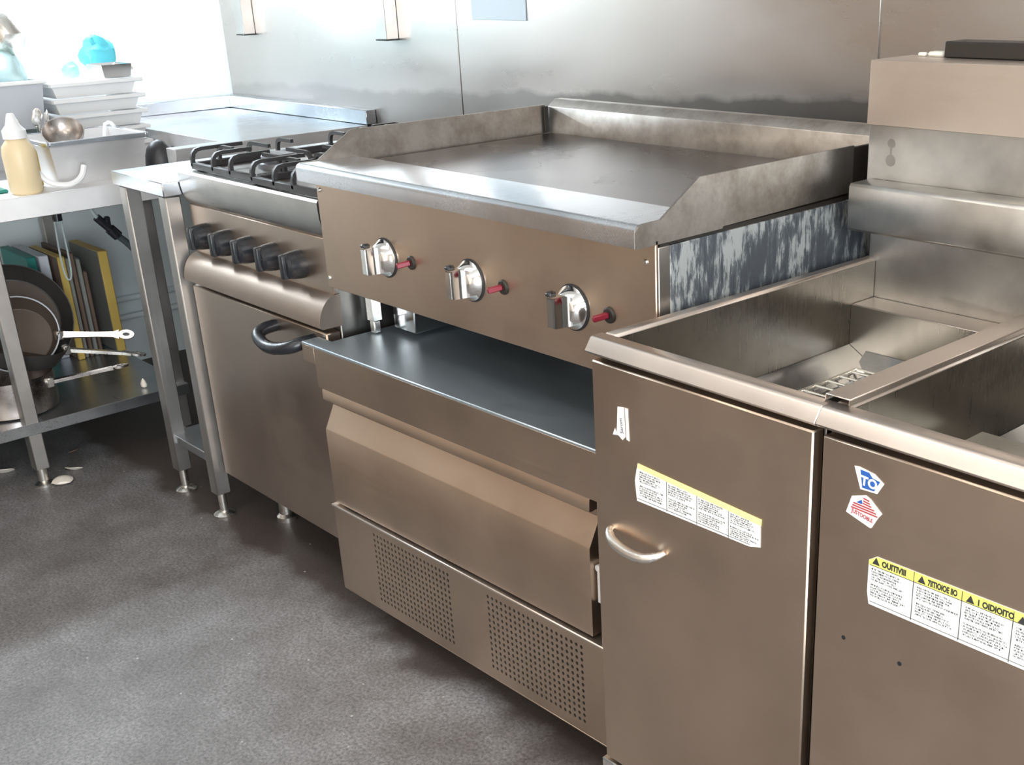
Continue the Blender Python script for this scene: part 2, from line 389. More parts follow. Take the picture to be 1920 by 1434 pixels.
# ceiling luminaires (above the frame): housing, diffuser and the lamp itself
def luminaire(x, y, sx, sy, power, color, label):
    t = thing('ceiling_light', label, 'ceiling light', (x, y, 2.6), group='ceiling lights')
    part('housing', MB().box(x-sx/2-.02, x+sx/2+.02, y-sy/2-.02, y+sy/2+.02, 2.565, 2.599), 'white_paint', t)
    l = area('lamp', (x, y, 2.56), (0, 0, 0), sx, sy, power, color)
luminaire(.3, -1.0, 1.2, .3, 12, (1.0, .92, .83), 'long warm ceiling light above the aisle')
luminaire(2.1, -.6, 1.2, .3, 18, (1.0, .88, .76), 'long warm ceiling light above the fryers')
luminaire(.6, -2.5, 1.2, .3, 25, (1.0, .88, .75), 'long warm ceiling light added to brighten the far wall')  # unseen lamp, added so the steel mirrors a brighter far wall
t = thing('wall_fill_light', 'added cool white tube light on the wall above the left table', 'added light', (XL+.05, .0, 1.56))  # unseen tube, added to overexpose the left wall and table
part('housing', MB().box(XL+.002, XL+.09, -.75, .75, 1.60, 1.64, .004), 'white_paint', t)
area('wall_fill_lamp', (XL+.10, .0, 1.597), (0, R(-18), 0), .06, 1.45, 40, (.84, .93, 1.0))

# ================================================================== CORNER DISH TABLE (behind)
T = thing('corner_table', 'bright steel corner table with raised back edge against both walls', 'table', (-1.6, .6, 0))
part('table_top', MB().prism([(-1.25, .285), (-1.195, .285), (-1.195, .91), (XL+.002, .91), (XL+.002, .445), (-1.25, .445)], .818, .861, 'z', bev=.002), 'steel_table', T)
part('front_edge', MB().box(-1.1948, -1.1930, .285, .91, .820, .8605, .0005).box(-1.25, -1.1935, .2832, .2848, .820, .8605, .0004).box(XL+.002, -1.2505, .4432, .4448, .820, .8605, .0004), 'steel_dull', T)
part('back_upstand', MB().box(XL+.042, -1.195, .91, YB-.004, .861, .905, .002), 'steel_table', T)
part('side_upstand', MB().box(XL+.002, XL+.042, .445, YB-.004, .861, .903, .002), 'steel_table', T)
for x in (-2.10, -1.235):
    for y in (.48, .88):
        part('leg', MB().box(x-.018, x+.018, y-.018, y+.018, 0, .818), 'steel_leg', T)

# ================================================================== LEFT WORKTABLE
LZ = .79
T = thing('work_table', 'long steel work table with lower shelf along the left wall', 'table', (-1.5, -.5, 0))
part('table_top', MB().prism([(-2.146, LZ-.012), (-1.212, LZ-.012), (-1.210, LZ-.056), (-1.198, LZ-.056), (-1.207, LZ), (-2.146, LZ)], -1.3, .44, 'y', bev=.0015), 'steel_dull', T)
part('shelf', MB().prism([(-2.146, .176), (-1.222, .176), (-1.222, .156), (-1.21, .156), (-1.21, .188), (-2.146, .188)], -1.3, .21, 'y', bev=.0012), 'steel_shelf', T)
for x, y in ((-1.232, -.235), (-2.10, -.235), (-2.10, .19), (-1.25, .19), (-1.232, -1.25), (-2.10, -1.25)):
    L = part('leg', MB().box(x-.019, x+.019, y-.019, y+.019, .05, LZ-.013, .003), 'steel_leg', T)
    part('foot', MB().cyl((x, y, .012), (x, y, .052), .013).lathe([(.028, 0), (.028, .006), (.014, .014)], (x, y, 0)), 'chrome_rough', L)

# ================================================================== FILLER TABLE
FZ = .865
T = thing('filler_table', 'narrow steel table on four square legs left of the cooking range', 'table', (-.785, .35, 0))
part('table_top', MB().box(-.932, -.637, 0, .72, FZ-.033, FZ, .002), 'steel_table', T)
part('shelf', MB().box(-.905, -.66, .012, .70, .148, .172, .0015), 'steel_shelf', T)
for x in (-.892, -.664):
    for y in (.024, .69):
        L = part('leg', MB().box(x-.019, x+.019, y-.019, y+.019, .065, FZ-.034, .003), 'steel_leg', T)
        part('foot', MB().cyl((x, y, .01), (x, y, .067), .011).lathe([(.027, 0), (.028, .006), (.018, .013), (.011, .015)], (x, y, 0)), 'chrome_rough', L)

# ================================================================== COOKING RANGE
X0, X1 = -.632, -.012
T = thing('cooking_range', 'gas cooking range with oven and black knobs left of the griddle', 'range', (-.32, .38, 0))
part('body', MB().box(X0+.004, X1-.004, .062, .70, .127, .84, .002), 'steel_dark', T)
def nose():
    p = [(.70, .891), (.044, .891)]
    for k in range(9):
        a = k/8*math.pi/2
        p.append((.040+.017*(1-math.cos(a)), .886-.072*math.sin(a)))
    p += [(.062, .805), (.70, .805)]
    return p
part('hob_top', MB().prism(nose(), X0, X1, 'x'), 'steel', T)
part('hob_recess', MB().box(X0+.03, X1-.02, .075, .66, .8905, .8935, .001), 'steel_dark', T)
part('control_panel', MB().box(X0+.002, X1-.002, .054, .066, .69, .812), 'steel_range', T)
for k in range(5):
    x = -.558+.1062*k
    kn = part('knob', MB().lathe([(.030, 0), (.030, .008), (.0285, .022), (.026, .034), (.020, .039)], (x, .054, .745), (0, -1, 0), 32), 'black_plastic', T)
    part('knob_grip', MB().box(x-.0085, x+.0085, .008, .030, .745-.026, .745+.026, .004, 2), 'black_plastic', kn)
def rail():
    p = [(.066, .70)]
    for k in range(11):
        a = k/10*math.pi/2
        p.append((.058-.046*math.sin(a), .638+.062*math.cos(a)))
    p += [(.018, .634), (.066, .634)]
    return p
part('heat_rail', MB().prism(rail(), X0+.002, X1+.002, 'x'), 'steel_rail', T, 'rounded warm-toned steel rail above the oven door')
dr = part('oven_door', MB().box(X0+.004, X1-.006, .028, .061, .13, .622, .003), 'steel_range', T)
h = MB().tube([(-.232, .029, .60), (-.232, -.004, .598), (-.222, -.026, .590), (-.16, -.034, .576), (-.085, -.026, .590), (-.072, -.004, .598), (-.072, .029, .60)], .0135, 10, smooth=2)
part('handle', h, 'black_plastic', dr)
for x in (-.52, -.1):
    for y in (.125, .62):
        part('foot', MB().lathe([(.026, 0), (.026, .012), (.018, .02), (.018, .06), (.024, .066), (.024, .127)], (x, y, 0)), 'chrome_rough', T)
# cast-iron pan supports and burners
def burner(x, y, r):
    b = part('burner', MB().lathe([(r*1.25, 0), (r*1.2, .012), (r*.9, .016), (r*.9, .022)], (x, y, .893)), 'iron_grey', T)
    part('burner_cap', MB().lathe([(r, 0), (r*1.02, .004), (r*.9, .010), (r*.3, .012)], (x, y, .9155)), 'iron_grey', b)
for bx in (-.45, -.148):
    for by, r in ((.205, .040), (.50, .034)):
        burner(bx, by, r)
def grate(xa, xb, ya, yb, cy):
    cx = (xa+xb)/2
    g = part('pan_support', MB().box(xa, xb, ya, ya+.011, .893, .909, .002).box(xa, xb, yb-.011, yb, .893, .909, .002).box(xa, xa+.011, ya+.011, yb-.011, .893, .909, .002).box(xb-.011, xb, ya+.011, yb-.011, .893, .909, .002), 'black_iron', T)
    def finger(p, d, ln):
        p = Vector(p); d = Vector(d)
        # flat bar bent up from the frame and running in over the burner
        n = Vector((-d.y, d.x, 0))*.004
        top = [(0, 0), (0, .018), (.004, .030), (.012, .038), (.026, .041), (ln, .041)]
        bot = [(.009, 0), (.009, .017), (.012, .026), (.018, .031), (.028, .033), (ln, .033)]
        o = len(top); B = MB(); vs = []
        for s in (-1, 1):
            for q, z in top: vs.append(p+d*q+n*s+Vector((0, 0, z)))
            for q, z in bot: vs.append(p+d*q+n*s+Vector((0, 0, z)))
        fs = []
        for i in range(o-1):
            fs += [(i, i+1, o+i+1, o+i), (2*o+i, 3*o+i, 3*o+i+1, 2*o+i+1), (i, 2*o+i, 2*o+i+1, i+1), (o+i, o+i+1, 3*o+i+1, 3*o+i)]
        fs += [(o-1, 3*o-1, 4*o-1, 2*o-1), (0, o, 3*o, 2*o)]
        B.add(vs, fs); part('finger', B, 'black_iron', g)
    z = .900
    w = xb-xa
    for yc in cy:
        finger((xa, yc, z), (1, 0, 0), w*.36); finger((xb, yc, z), (-1, 0, 0), w*.36)
        finger((xa, yc-.075, z), (1, 0, 0), w*.26); finger((xb, yc-.075, z), (-1, 0, 0), w*.26)
        finger((xa, yc+.075, z), (1, 0, 0), w*.26); finger((xb, yc+.075, z), (-1, 0, 0), w*.26)
    for fx in (.0, .36, .64):
        finger((xa+w*fx+(.004 if fx == 0 else 0), ya, z), (0, 1, 0), .10 if fx else .13)
        finger((xa+w*fx+(.004 if fx == 0 else 0), yb, z), (0, -1, 0), .09)
grate(-.598, -.300, .060, .64, (.205, .50))
grate(-.294, -.020, .050, .64, (.205, .50))

# ================================================================== REFRIGERATED BASE
YW = .86
T = thing('refrigerated_base', 'low steel refrigerated drawer base carrying the griddle', 'refrigerator', (.45, .3, 0), YW, (0, 0))
def PF(n, B, mat, par=None, **k): return part(n, B, mat, par or T, **k)
PF('worktop', MB().prism([(-.045, -.015), (.915, -.015), (.915, .62), (.006, .62), (.006, .026), (-.045, .026)], .606, .612, 'z', bev=.0015), 'worktop_steel')
PF('worktop_apron', MB().box(-.0445, -.0005, -.0147, -.0135, .572, .6065, .0004).box(-.0445, -.043, -.0135, .025, .572, .6065, .0004).box(.006, .915, -.0135, .62, .572, .6055, 0), 'steel_front')
PF('body', MB().box(.008, .915, .028, .60, .075, .571, .001), 'steel_dark')
PF('fascia', MB().box(.0, .915, -.0147, -.0138, .523, .6065, .0004).box(.002, .915, -.0138, .03, .523, .5715, 0), 'steel_front')
PF('gap_shadow_strip', MB().box(.004, .91, .012, .0275, .262, .5225, .0005), 'black_void')
prof = [(.0115, .512), (-.0, .524), (-.005, .523), (-.0095, .517), (-.0105, .497), (-.006, .4955), (.006, .4965), (.0115, .480), (-.012, .434), (-.0135, .4315), (-.0135, .268), (.0115, .268)]
PF('drawer', MB().prism(prof, .004, .793, 'x', bev=0), 'steel_front')
PF('drawer_runner', MB().box(.797, .806, -.004, .012, .33, .39, .002).cyl((.80, -.004, .395), (.80, .012, .395), .006, n=12), 'white_plastic')
PF('drawer_guide_edge', MB().box(.812, .915, -.012, .0115, .262, .5225, .001), 'steel_front')
PF('ledge', MB().box(-.003, .915, -.021, .012, .2565, .2625, .0015), 'steel_rim')
# perforated lower panel: real holes over a dark cavity
gx0, gx1, gz0, gz1, yp = .0, .915, .062, .2565, -.0165
g1 = (.140, .400, .0805, .2435); g2 = (.509, .772, .0805, .2435)
B = MB()
for a, b, c, d in ((gx0, gx1, gz0, g1[2]), (gx0, gx1, g1[3], gz1), (gx0, g1[0], g1[2], g1[3]), (g1[1], g2[0], g1[2], g1[3]), (g2[1], gx1, g1[2], g1[3])):
    B.strip([(a, yp, c), (b, yp, c), (b, yp, d), (a, yp, d)])
def holes(B, x0, x1, z0, z1, nx, nz):
    dx, dz = (x1-x0)/nx, (z1-z0)/nz
    for i in range(nx):
        for j in range(nz):
            a, c = x0+i*dx, z0+j*dz; cx, cz = a+dx/2, c+dz/2
            out = [(a, c), (cx, c), (a+dx, c), (a+dx, cz), (a+dx, c+dz), (cx, c+dz), (a, c+dz), (a, cz)]
            r = .0034; ins = [(cx+r*math.cos(t), cz+r*1.1*math.sin(t)) for t in [math.pi*1.25+k*math.pi/4 for k in range(8)]]
            vs = [(x, yp, z) for x, z in out]+[(x, yp, z) for x, z in ins]+[(x, yp+.0015, z) for x, z in ins]
            fs = [(k, (k+1) % 8, 8+(k+1) % 8, 8+k) for k in range(8)]+[(8+k, 8+(k+1) % 8, 16+(k+1) % 8, 16+k) for k in range(8)]
            B.add(vs, fs)
holes(B, *g1, 21, 13); holes(B, *g2, 21, 13)
PF('vent_panel', B, 'steel_front', label='lower panel with two fields of round vent holes')
PF('vent_cavity', MB().box(.003, .914, -.0145, .027, .0625, .256, 0), 'black_void')
PF('panel_return', MB().box(.0, .0025, -.0165, .03, .062, .2565, .0005).box(0, .915, -.0165, .03, .059, .0615, .0005), 'steel_front')
for x in (.06, .86):
    for y in (.10, .54):
        PF('foot', MB().lathe([(.022, 0), (.022, .01), (.015, .016), (.015, .076)], (x, y, 0)), 'steel_dark')

# ================================================================== GRIDDLE
T = thing('griddle', 'wide gas griddle with three chrome knobs and a flat cooking plate', 'griddle', (.457, .33, .6125))
GX = .914
part('control_panel', MB().box(0, GX, .037, .043, .722, .942, .0015), 'steel_front', T)
part('body', MB().box(.004, .88, .044, .60, .722, .925, .001), 'black_grease', T)
part('side_panel', MB().box(.895, GX-.001, .044, .105, .722, .930, .001), 'steel', T)
part('film_panel', MB().box(.898, GX, .067, .56, .722, .930, .0005), 'film', T, 'blue-grey side panel with torn remains of protective film')
part('left_panel', MB().box(0, .004, .044, .60, .722, .935, .001), 'steel', T)
lip = []
for k in range(7):
    a = k/6*math.pi/2; lip.append((.012-.012*math.cos(a), .957+.011*math.sin(a)))
lipprof = [(.0, .936)]+lip+[(.134, .966), (.134, .958), (.010, .955), (.004, .948), (.004, .936)]
part('front_ledge', MB().prism(lipprof, 0, GX-.0042, 'x'), 'steel_table', T)
part('grease_gap', MB().box(.012, GX-.012, .12, .140, .944, .953, 0), 'black_grease', T)
part('cooking_plate', MB().box(.012, GX-.012, .1405, .628, .94, .957, .002), 'plate', T)
def side(x0, x1, yend, notch):
    p = [(.0005, .9355), (.0005, .958), (.004, .965), (.011, .9685), (.049, .9690), (.128, 1.017), (yend, 1.017), (yend, .942), (notch, .9385), (notch-.002, .9355)]
    return MB().prism(p, x0, x1, 'x')
part('side_splash', side(-.004, 0, .626, .2), 'splash', T)
part('side_splash', side(GX-.004, GX, .500, .18), 'splash', T)
part('back_splash', MB().prism([(.629, .94), (.629, 1.013), (.652, 1.028), (.672, 1.028), (.672, .94)], .004, GX-.004, 'x', bev=.001), 'splash', T)
part('corner_seam', MB().box(.0045, .0075, .618, .6285, .957, 1.014, 0), 'black_grease', T)
part('rear_gap', MB().box(GX-.014, GX-.006, .502, .628, .93, 1.012, 0), 'black_grease', T)
part('plate_support', MB().box(.02, GX-.004, .05, .60, .926, .9365, 0), 'black_grease', T)
def gknob(x, z):
    k = part('knob', MB().lathe([(.0345, 0), (.0345, .003), (.031, .007), (.0245, .019), (.021, .021)], (x, .0365, z), (0, -1, 0), 36), 'chrome', T)
    p = []
    B = MB()
    # waisted grip bar, thick across the front
    rings = []
    for yy, hw, hh in ((.0185, .0190, .0225), (.012, .0120, .0240), (.004, .0090, .0245), (-.006, .0085, .0240), (-.010, .0066, .0225)):
        rings.append([(x-hw, yy, z-hh), (x+hw, yy, z-hh), (x+hw, yy, z+hh), (x-hw, yy, z+hh)])
    B.loft(rings); part('knob_grip', B, 'chrome', k)
    part('pointer', MB().box(x-.019, x-.006, -.004, .012, z+.0215, z+.0295, .003), 'black_plastic', k)
    part('knob_seat', MB().lathe([(.037, 0), (.037, .0012)], (x+.001, .0372, z), (0, -1, 0), 32), 'rubber', k)
for x in (.221, .478, .735): gknob(x, .814)
for x in (.304, .566, .817):
    v = part('pilot_valve', MB().lathe([(.0125, 0), (.0125, .002), (.010, .004)], (x, .0368, .817), (0, -1, 0), 24), 'black_grease', T)
    part('lever', MB().box(-.0046, .0046, -.025, 0, -.0036, .0054, .0015, mat=Matrix.Translation((x, .034, .817)) @ Matrix.Rotation(R(-26), 4, 'Z') @ Matrix.Rotation(R(10), 4, 'X')), 'red_plastic', v)
for x, z in ((.010, .742), (.895, .909), (.012, .915)):
    part('screw', MB().lathe([(.0045, 0), (.0045, .001), (.003, .003)], (x, .037, z), (0, -1, 0), 14), 'screw', T)
for x, y in ((.026, .118), (.875, .118), (.026, .56), (.875, .56)):
    L = part('leg', MB().box(x-.011, x+.011, y-.011, y+.011, .640, .722, .001), 'chrome_rough', T)
    part('leg_foot', MB().box(x-.008, x+.008, y-.008, y+.008, .6135, .640, .002), 'chrome_rough', L)
part('grease_tray', MB().box(.050, .125, .148, .40, .622, .715, .002), 'steel_mirror', T)

# ================================================================== FRYERS
RY, RP = -1.52, (.93, 0)
def fryer(dx, label, full):
    T = thing('deep_fryer', label, 'fryer', (1.122+dx, .22, 0), RY, RP)
    def P(n, B, mat, par=None, **k): return part(n, MBshift(B, dx), mat, par or T, **k)
    a, b = .931, 1.314
    P('cabinet', MB().box(a, a+.004, -.088, .58, .12, .815, .001).box(b-.004, b, -.088, .58, .12, .815, .001), 'steel_dark')
    P('cabinet_back', MB().box(a+.004, b-.004, .30, .58, .12, .60, .001), 'steel_dark')
    P('cabinet_front', MB().box(a+.004, b-.004, -.088, -.070, .12, .818, 0), 'black_grease')
    P('base_rail', MB().box(a-.002, b, -.112, -.080, .118, .158, .002), 'chrome_rough')
    d0 = P('door', MB().box(.935, 1.311, -.108, -.0885, .162, .809, .002), 'steel_front')
    for x in (.97, 1.27):
        for y in (-.05, .52):
            P('leg', MB().lathe([(.03, 0), (.03, .012), (.02, .02), (.02, .12)], (x, y, 0)), 'chrome_rough')
    # rolled rim
    P('front_rim', MB().prism([(-.108, .8165), (-.1115, .820), (-.1005, .836), (-.097, .8385), (-.078, .8385), (-.074, .832), (-.074, .815), (-.10, .815)], .925, 1.3142, 'x', bev=.001), 'steel_rim')
    P('side_rim', MB().prism([(.925, .818), (.926, .836), (.930, .8385), (.945, .8385), (.948, .834), (.948, .818)], -.0735, .515, 'y', bev=.0008), 'steel_rim')
    P('tank_side', MB().box(.948, .950, -.073, .506, .69, .834, 0), 'steel_tank')
    P('tank_far_side', MB().box(1.297, 1.299, -.073, .506, .64, .834, 0), 'steel_tank')
    P('tank_front', MB().prism([(-.0735, .79), (-.0735, .812), (-.02, .792), (.02, .70), (.02, .69)], .9505, 1.2965, 'x'), 'steel_tank')
    P('tank_back', MB().box(.9505, 1.2965, .445, .447, .66, .772, 0), 'steel_tank')
    P('back_deck', MB().box(.9505, 1.2965, .4475, .506, .768, .773, .0015), 'steel_rim')
    P('tank_floor', MB().box(.9505, 1.2965, .02, .445, .635, .64, 0), 'steel_tank')
    P('sloping_plate', MB().prism([(.951, .705), (1.01, .672), (1.01, .655), (.951, .685)], .03, .444, 'y'), 'steel_mirror')
    if full:
        P('tank_slope', MB().prism([(.385, .652), (.444, .700), (.444, .642), (.385, .642)], .985, 1.296, 'x'), 'steel_mirror')
        gr = P('wire_grate', MB().tube([(1.0, .16, .683), (1.0, .40, .683), (1.26, .40, .683), (1.26, .16, .683)], .0028, 6, closed=True), 'chrome_rough')
        for k in range(8):
            y = .175+.03*k
            P('wire', MB().cyl((1.002, y, .683), (1.258, y, .683), .002, n=6), 'chrome_rough', gr)
    else:
        P('inner_cover', MB().box(.975, 1.25, .06, .16, .738, .748, .004), 'steel_tank')
    # flue riser
    P('riser_lower', MB().box(.936, 1.306, .507, .53, .768, .90, .001), 'steel_flue')
    P('basket_hanger', MB().prism([(.425, .899), (.420, .903), (.420, .968), (.4235, .973), (.474, .973), (.474, .968), (.428, .966), (.428, .905), (.506, .899), (.506, .895)], .953, 1.306, 'x', bev=.0006), 'steel_flue')
    lo = P('riser_panel', MB().box(.945, 1.306, .476, .50, .900, 1.060, .001), 'steel_flue')
    P('keyhole', MB().lathe([(.007, 0), (.007, .0006)], (.988, .476, 1.030), (0, -1, 0), 18).box(.9865, .9895, .4752, .4758, 1.008, 1.03, 0).lathe([(.009, 0), (.009, .0006)], (.988, .476, 1.004), (0, -1, 0), 18), 'steel_dark', lo)
    P('riser_cover', MB().prism([(.470, 1.056), (.473, 1.056), (.475, 1.148), (.58, 1.148), (.58, 1.152), (.472, 1.152)], .944, 1.308, 'x', bev=.0006), 'steel_cover')
    P('flue_box', MB().box(.950, 1.30, .531, .60, .60, 1.10, .001), 'steel_dark')
    P('flue_deflector', MB().box(1.024, 1.30, .545, .60, 1.1525, 1.176, .002), 'black_grease')
    ld = P('grease_crust', MB().box(.99, 1.02, .552, .575, 1.1525, 1.160, .003).box(.97, .984, .556, .566, 1.1525, 1.158, .002), 'paper')
    return T, P, d0
def MBshift(B, dx):
    B.v = [(x+dx, y, z) for x, y, z in B.v]; return B
YF = -.1083
def glyph_lines(x0, x1, z1, z0, rows, seed, skip=()):
    """illegible fine print: rows of tiny strokes"""
    rnd = random.Random(seed); B = MB(); pitch = (z1-z0)/rows; h = pitch*.62
    for r in range(rows):
        if r in skip: continue
        zt = z1-r*pitch; x = x0; end = x0+(x1-x0)*rnd.uniform(.62, 1)
        while x < end:
            wd = rnd.uniform(2, 7); k = 0
            while k < wd and x < end:
                cw = h*.62
                for s in range(rnd.choice((1, 2, 2, 3))):
                    if rnd.random() < .6:
                        u = x+rnd.choice((0, .5, 1))*cw*.7; B.strip([(u, YF-.0006, zt-h), (u+cw*.34, YF-.0006, zt-h), (u+cw*.34, YF-.0006, zt), (u, YF-.0006, zt)])
                    else:
                        v = zt-h*rnd.choice((0, .45, .85)); B.strip([(x, YF-.0006, v-h*.24), (x+cw*.85, YF-.0006, v-h*.24), (x+cw*.85, YF-.0006, v), (x, YF-.0006, v)])
                x += cw; k += 1
            x += h*.5
    return B
def outline_mb(pts, y0, y1): return MB().prism(pts, y0, y1, 'y')

T1, P1, D1 = fryer(0, 'deep fryer with chrome door handle right beside the griddle', True)
P1('door_handle', MB().tube([(.966, -.108, .569), (.968, -.116, .567), (.984, -.126, .561), (1.018, -.130, .556), (1.05, -.128, .557), (1.066, -.118, .563), (1.072, -.108, .567)], [.0035+.0042*math.sin(math.pi*k/39) for k in range(40)], 10, smooth=3), 'chrome_rough')
# torn white A sticker
a = P1('torn_sticker', outline_mb([(.975, .712), (.979, .722), (.983, .717), (.986, .755), (.9985, .757), (1.000, .715), (.994, .709), (.986, .714)], YF-.0004, YF).prism([(1.0005, .757), (1.006, .757), (1.0075, .711), (1.002, .712)], YF-.0004, YF, 'y'), 'paper_white', label='torn white sticker shaped like a letter A')
B = MB()
for v, f in [text_mb('Sarom', .0085, (.9965, YF-.0007, .7185), (-.1, 0, 1), (-1, 0, -.1))]: B.add(v, f)
P1('print', B, 'ink', a)
# warning label on first fryer, yellow band faded
L1 = P1('warning_label', outline_mb([(1.0165, .657), (1.0225, .683), (1.238, .6735), (1.2385, .637), (1.220, .632), (1.02, .628)], YF-.0004, YF), 'paper_white', label='peeling white warning label with a faded yellow top band')
P1('header_band', outline_mb([(1.0235, .6845), (1.240, .6755), (1.2395, .6665), (1.0225, .677)], YF-.0007, YF-.0004), 'paper_yellow_pale', L1)
B = MB()
for k in range(4):
    xa = 1.0235+k*.0545
    B.v += []; g = glyph_lines(xa+.002, xa+.050, .6735-k*.0022, .6365-k*.0003, 11, 40+k, skip=(5,)); B.add(g.v, g.f)
    if k: B.strip([(xa-.0012, YF-.0006, .631), (xa-.0004, YF-.0006, .631), (xa-.0004, YF-.0006, .676-k*.002), (xa-.0012, YF-.0006, .676-k*.002)])
B.strip([(1.021, YF-.0006, .6318), (1.222, YF-.0006, .6348), (1.222, YF-.0006, .6355), (1.021, YF-.0006, .6325)])
P1('print', B, 'ink', L1, stuff=True)
P1('pencil_mark', MB().box(1.264, 1.268, -.1092, -.1085, .8225, .8235, 0), 'ink_blue')

DX = .3895
T2, P2, D2 = fryer(DX, 'deep fryer with blue sticker and yellow warning label at the right', False)
def Q(n, B, mat, par=None, **k): return part(n, B, mat, par or T2, **k)
L2 = Q('warning_label', outline_mb([(1.3955, .640), (1.3955, .680), (1.406, .6875), (1.640, .690), (1.640, .627), (1.3985, .625)], YF-.0004, YF), 'paper_white', label='white warning label with a bright yellow heading band')
Q('header_band', outline_mb([(1.396, .6798), (1.4065, .687), (1.640, .6896), (1.640, .6770), (1.396, .6745)], YF-.0007, YF-.0004), 'paper_yellow', L2)
B = MB()
heads = ('OUITIVIII', '7IITIOIOE IIO', '1 OIDIOITO', 'OUITIVIII')
for k in range(4):
    xa = 1.3975+k*.0585
    g = glyph_lines(xa+.0025, xa+.053, .6715, .6355, 11, 80+k, skip=(5,)); B.add(g.v, g.f)
    v, f = text_mb(heads[k], .0098, (xa+.0155, YF-.0009, .6778), (.80 if k != 1 else .62, 0, .012), (0, 0, 1), bold=.0005); B.add(v, f)
    tx = xa+.008
    B.add([(tx-.005, YF-.0009, .6772), (tx+.005, YF-.0009, .6772), (tx, YF-.0009, .6862)], [(0, 1, 2)])
    B.strip([(xa+.0563, YF-.0009, .628), (xa+.0571, YF-.0009, .628), (xa+.0571, YF-.0009, .6875), (xa+.0563, YF-.0009, .6875)])
B.strip([(1.397, YF-.0009, .6744), (1.64, YF-.0009, .6770), (1.64, YF-.0009, .6777), (1.397, YF-.0009, .6751)])
B.strip([(1.400, YF-.0009, .6292), (1.64, YF-.0009, .6307), (1.64, YF-.0009, .6313), (1.400, YF-.0009, .6298)])
Q('print', B, 'ink', L2, stuff=True)
S = Q('blue_sticker', outline_mb([(1.3692, .7855), (1.3755, .7865), (1.396, .7835), (1.4085, .7755), (1.4005, .7615), (1.3785, .7605)], YF-.0004, YF), 'paper_white', label='white and blue sticker reading TO')
Q('blue_field', outline_mb([(1.3775, .7835), (1.389, .7830), (1.3935, .778), (1.4035, .7765), (1.3965, .7635), (1.3810, .763), (1.3795, .772)], YF-.0007, YF-.0004), 'ink_blue', S)
B = MB(); v, f = text_mb('TO', .0150, (1.3788, YF-.001, .7672), (1, 0, -.06), (.05, 0, 1), bold=.0006); B.add(v, f)
Q('print', B, 'paper_white', S)
S = Q('striped_sticker', outline_mb([(1.3612, .7275), (1.3680, .7490), (1.3865, .7555), (1.3930, .7525), (1.4085, .7400), (1.4040, .7340), (1.3960, .7190), (1.3935, .7185)], YF-.0004, YF), 'paper_white', label='white sticker with red stripes below the blue sticker')
B = MB()
for k, (xa, xb, z) in enumerate(((1.3835, 1.3915, .7520), (1.3835, 1.3925, .7488), (1.3830, 1.3945, .7458), (1.3705, 1.3985, .7428), (1.3695, 1.4010, .7398), (1.3680, 1.4030, .7368))):
    B.strip([(xa, YF-.0008, z-.0018+.0016*0), (xb, YF-.0008, z-.0018-.0012), (xb, YF-.0008, z-.0012), (xa, YF-.0008, z)])
v, f = text_mb('JUSTOOBLE', .0066, (1.3690, YF-.0008, .7300), (.82, 0, -.13), (.03, 0, 1), bold=.0002); B.add(v, f)
Q('print', B, 'ink_red', S)
Q('blue_emblem', outline_mb([(1.3745, .7435), (1.3825, .7435), (1.3815, .7485)], YF-.0008, YF-.0004), 'ink_blue', S)
for x in (1.367, 1.444):
    Q('screw_hole', MB().lathe([(.0028, 0), (.0028, .0004)], (x, -.108, .5665), (0, -1, 0), 12), 'black_void')
solo('joining_strip', MB().box(1.304, 1.338, -.080, .42, .8442, .8460, .0008).box(1.304, 1.3055, -.080, .42, .8387, .8443, 0).box(1.3365, 1.338, -.080, .42, .8387, .8443, 0), 'steel_rim', 'folded steel strip bridging the gap between the two fryers', 'steel strip', (1.319, .18, .8387), RY, RP)

# ================================================================== THINGS ON THE BACK WALL
for x, lb in ((-1.935, 'steel shelf upright high on the back wall near the corner'), (-1.055, 'steel shelf upright high on the back wall above the range')):
    u = thing('shelf_upright', lb, 'upright', (x, .93, 1.113), group='shelf uprights')
    part('channel', MB().box(x-.026, x+.026, .905, .9465, 1.117, 1.95, .001), 'steel', u)
    part('end_cap', MB().box(x-.029, x+.029, .902, .9465, 1.113, 1.117, .0005), 'black_plastic', u)
solo('wall_notice', MB().box(-.662, -.432, .9435, .9465, 1.173, 1.47, .0005), 'paper_blue', 'pale blue notice sheet on the steel back wall', 'notice', (-.55, .945, 1.173))

# ================================================================== THINGS ON THE LEFT TABLE
t = thing('steel_container', 'rectangular steel food container full of utensils on the left table', 'container', (-1.40, .115, LZ))
def tub(x0, x1, y0, y1, z0, z1, fl, th=.002):
    """open box with flared walls"""
    B = MB()
    ro = [(x0+fl, y0+fl, z0), (x1-fl, y0+fl, z0), (x1-fl, y1-fl, z0), (x0+fl, y1-fl, z0)]
    rt = [(x0, y0, z1), (x1, y0, z1), (x1, y1, z1), (x0, y1, z1)]
    ri = [(x0+th, y0+th, z1), (x1-th, y0+th, z1), (x1-th, y1-th, z1), (x0+th, y1-th, z1)]
    rb = [(x0+fl+th, y0+fl+th, z0+th), (x1-fl-th, y0+fl+th, z0+th), (x1-fl-th, y1-fl-th, z0+th), (x0+fl+th, y1-fl-th, z0+th)]
    return B.loft([ro, rt, ri, rb])
part('body', tub(-1.53, -1.275, -.02, .240, LZ, .905, .012), 'steel_dull', t)
part('rim', MB().box(-1.537, -1.268, -.028, -.019, .895, .908, .002).box(-1.537, -1.268, .239, .248, .895, .908, .002).box(-1.537, -1.529, -.019, .239, .895, .908, .002).box(-1.276, -1.268, -.019, .239, .895, .908, .002), 'steel_table', t)
t = thing('sauce_bottle', 'cream squeeze bottle with white cap in front of the steel container', 'bottle', (-1.262, -.102, LZ))
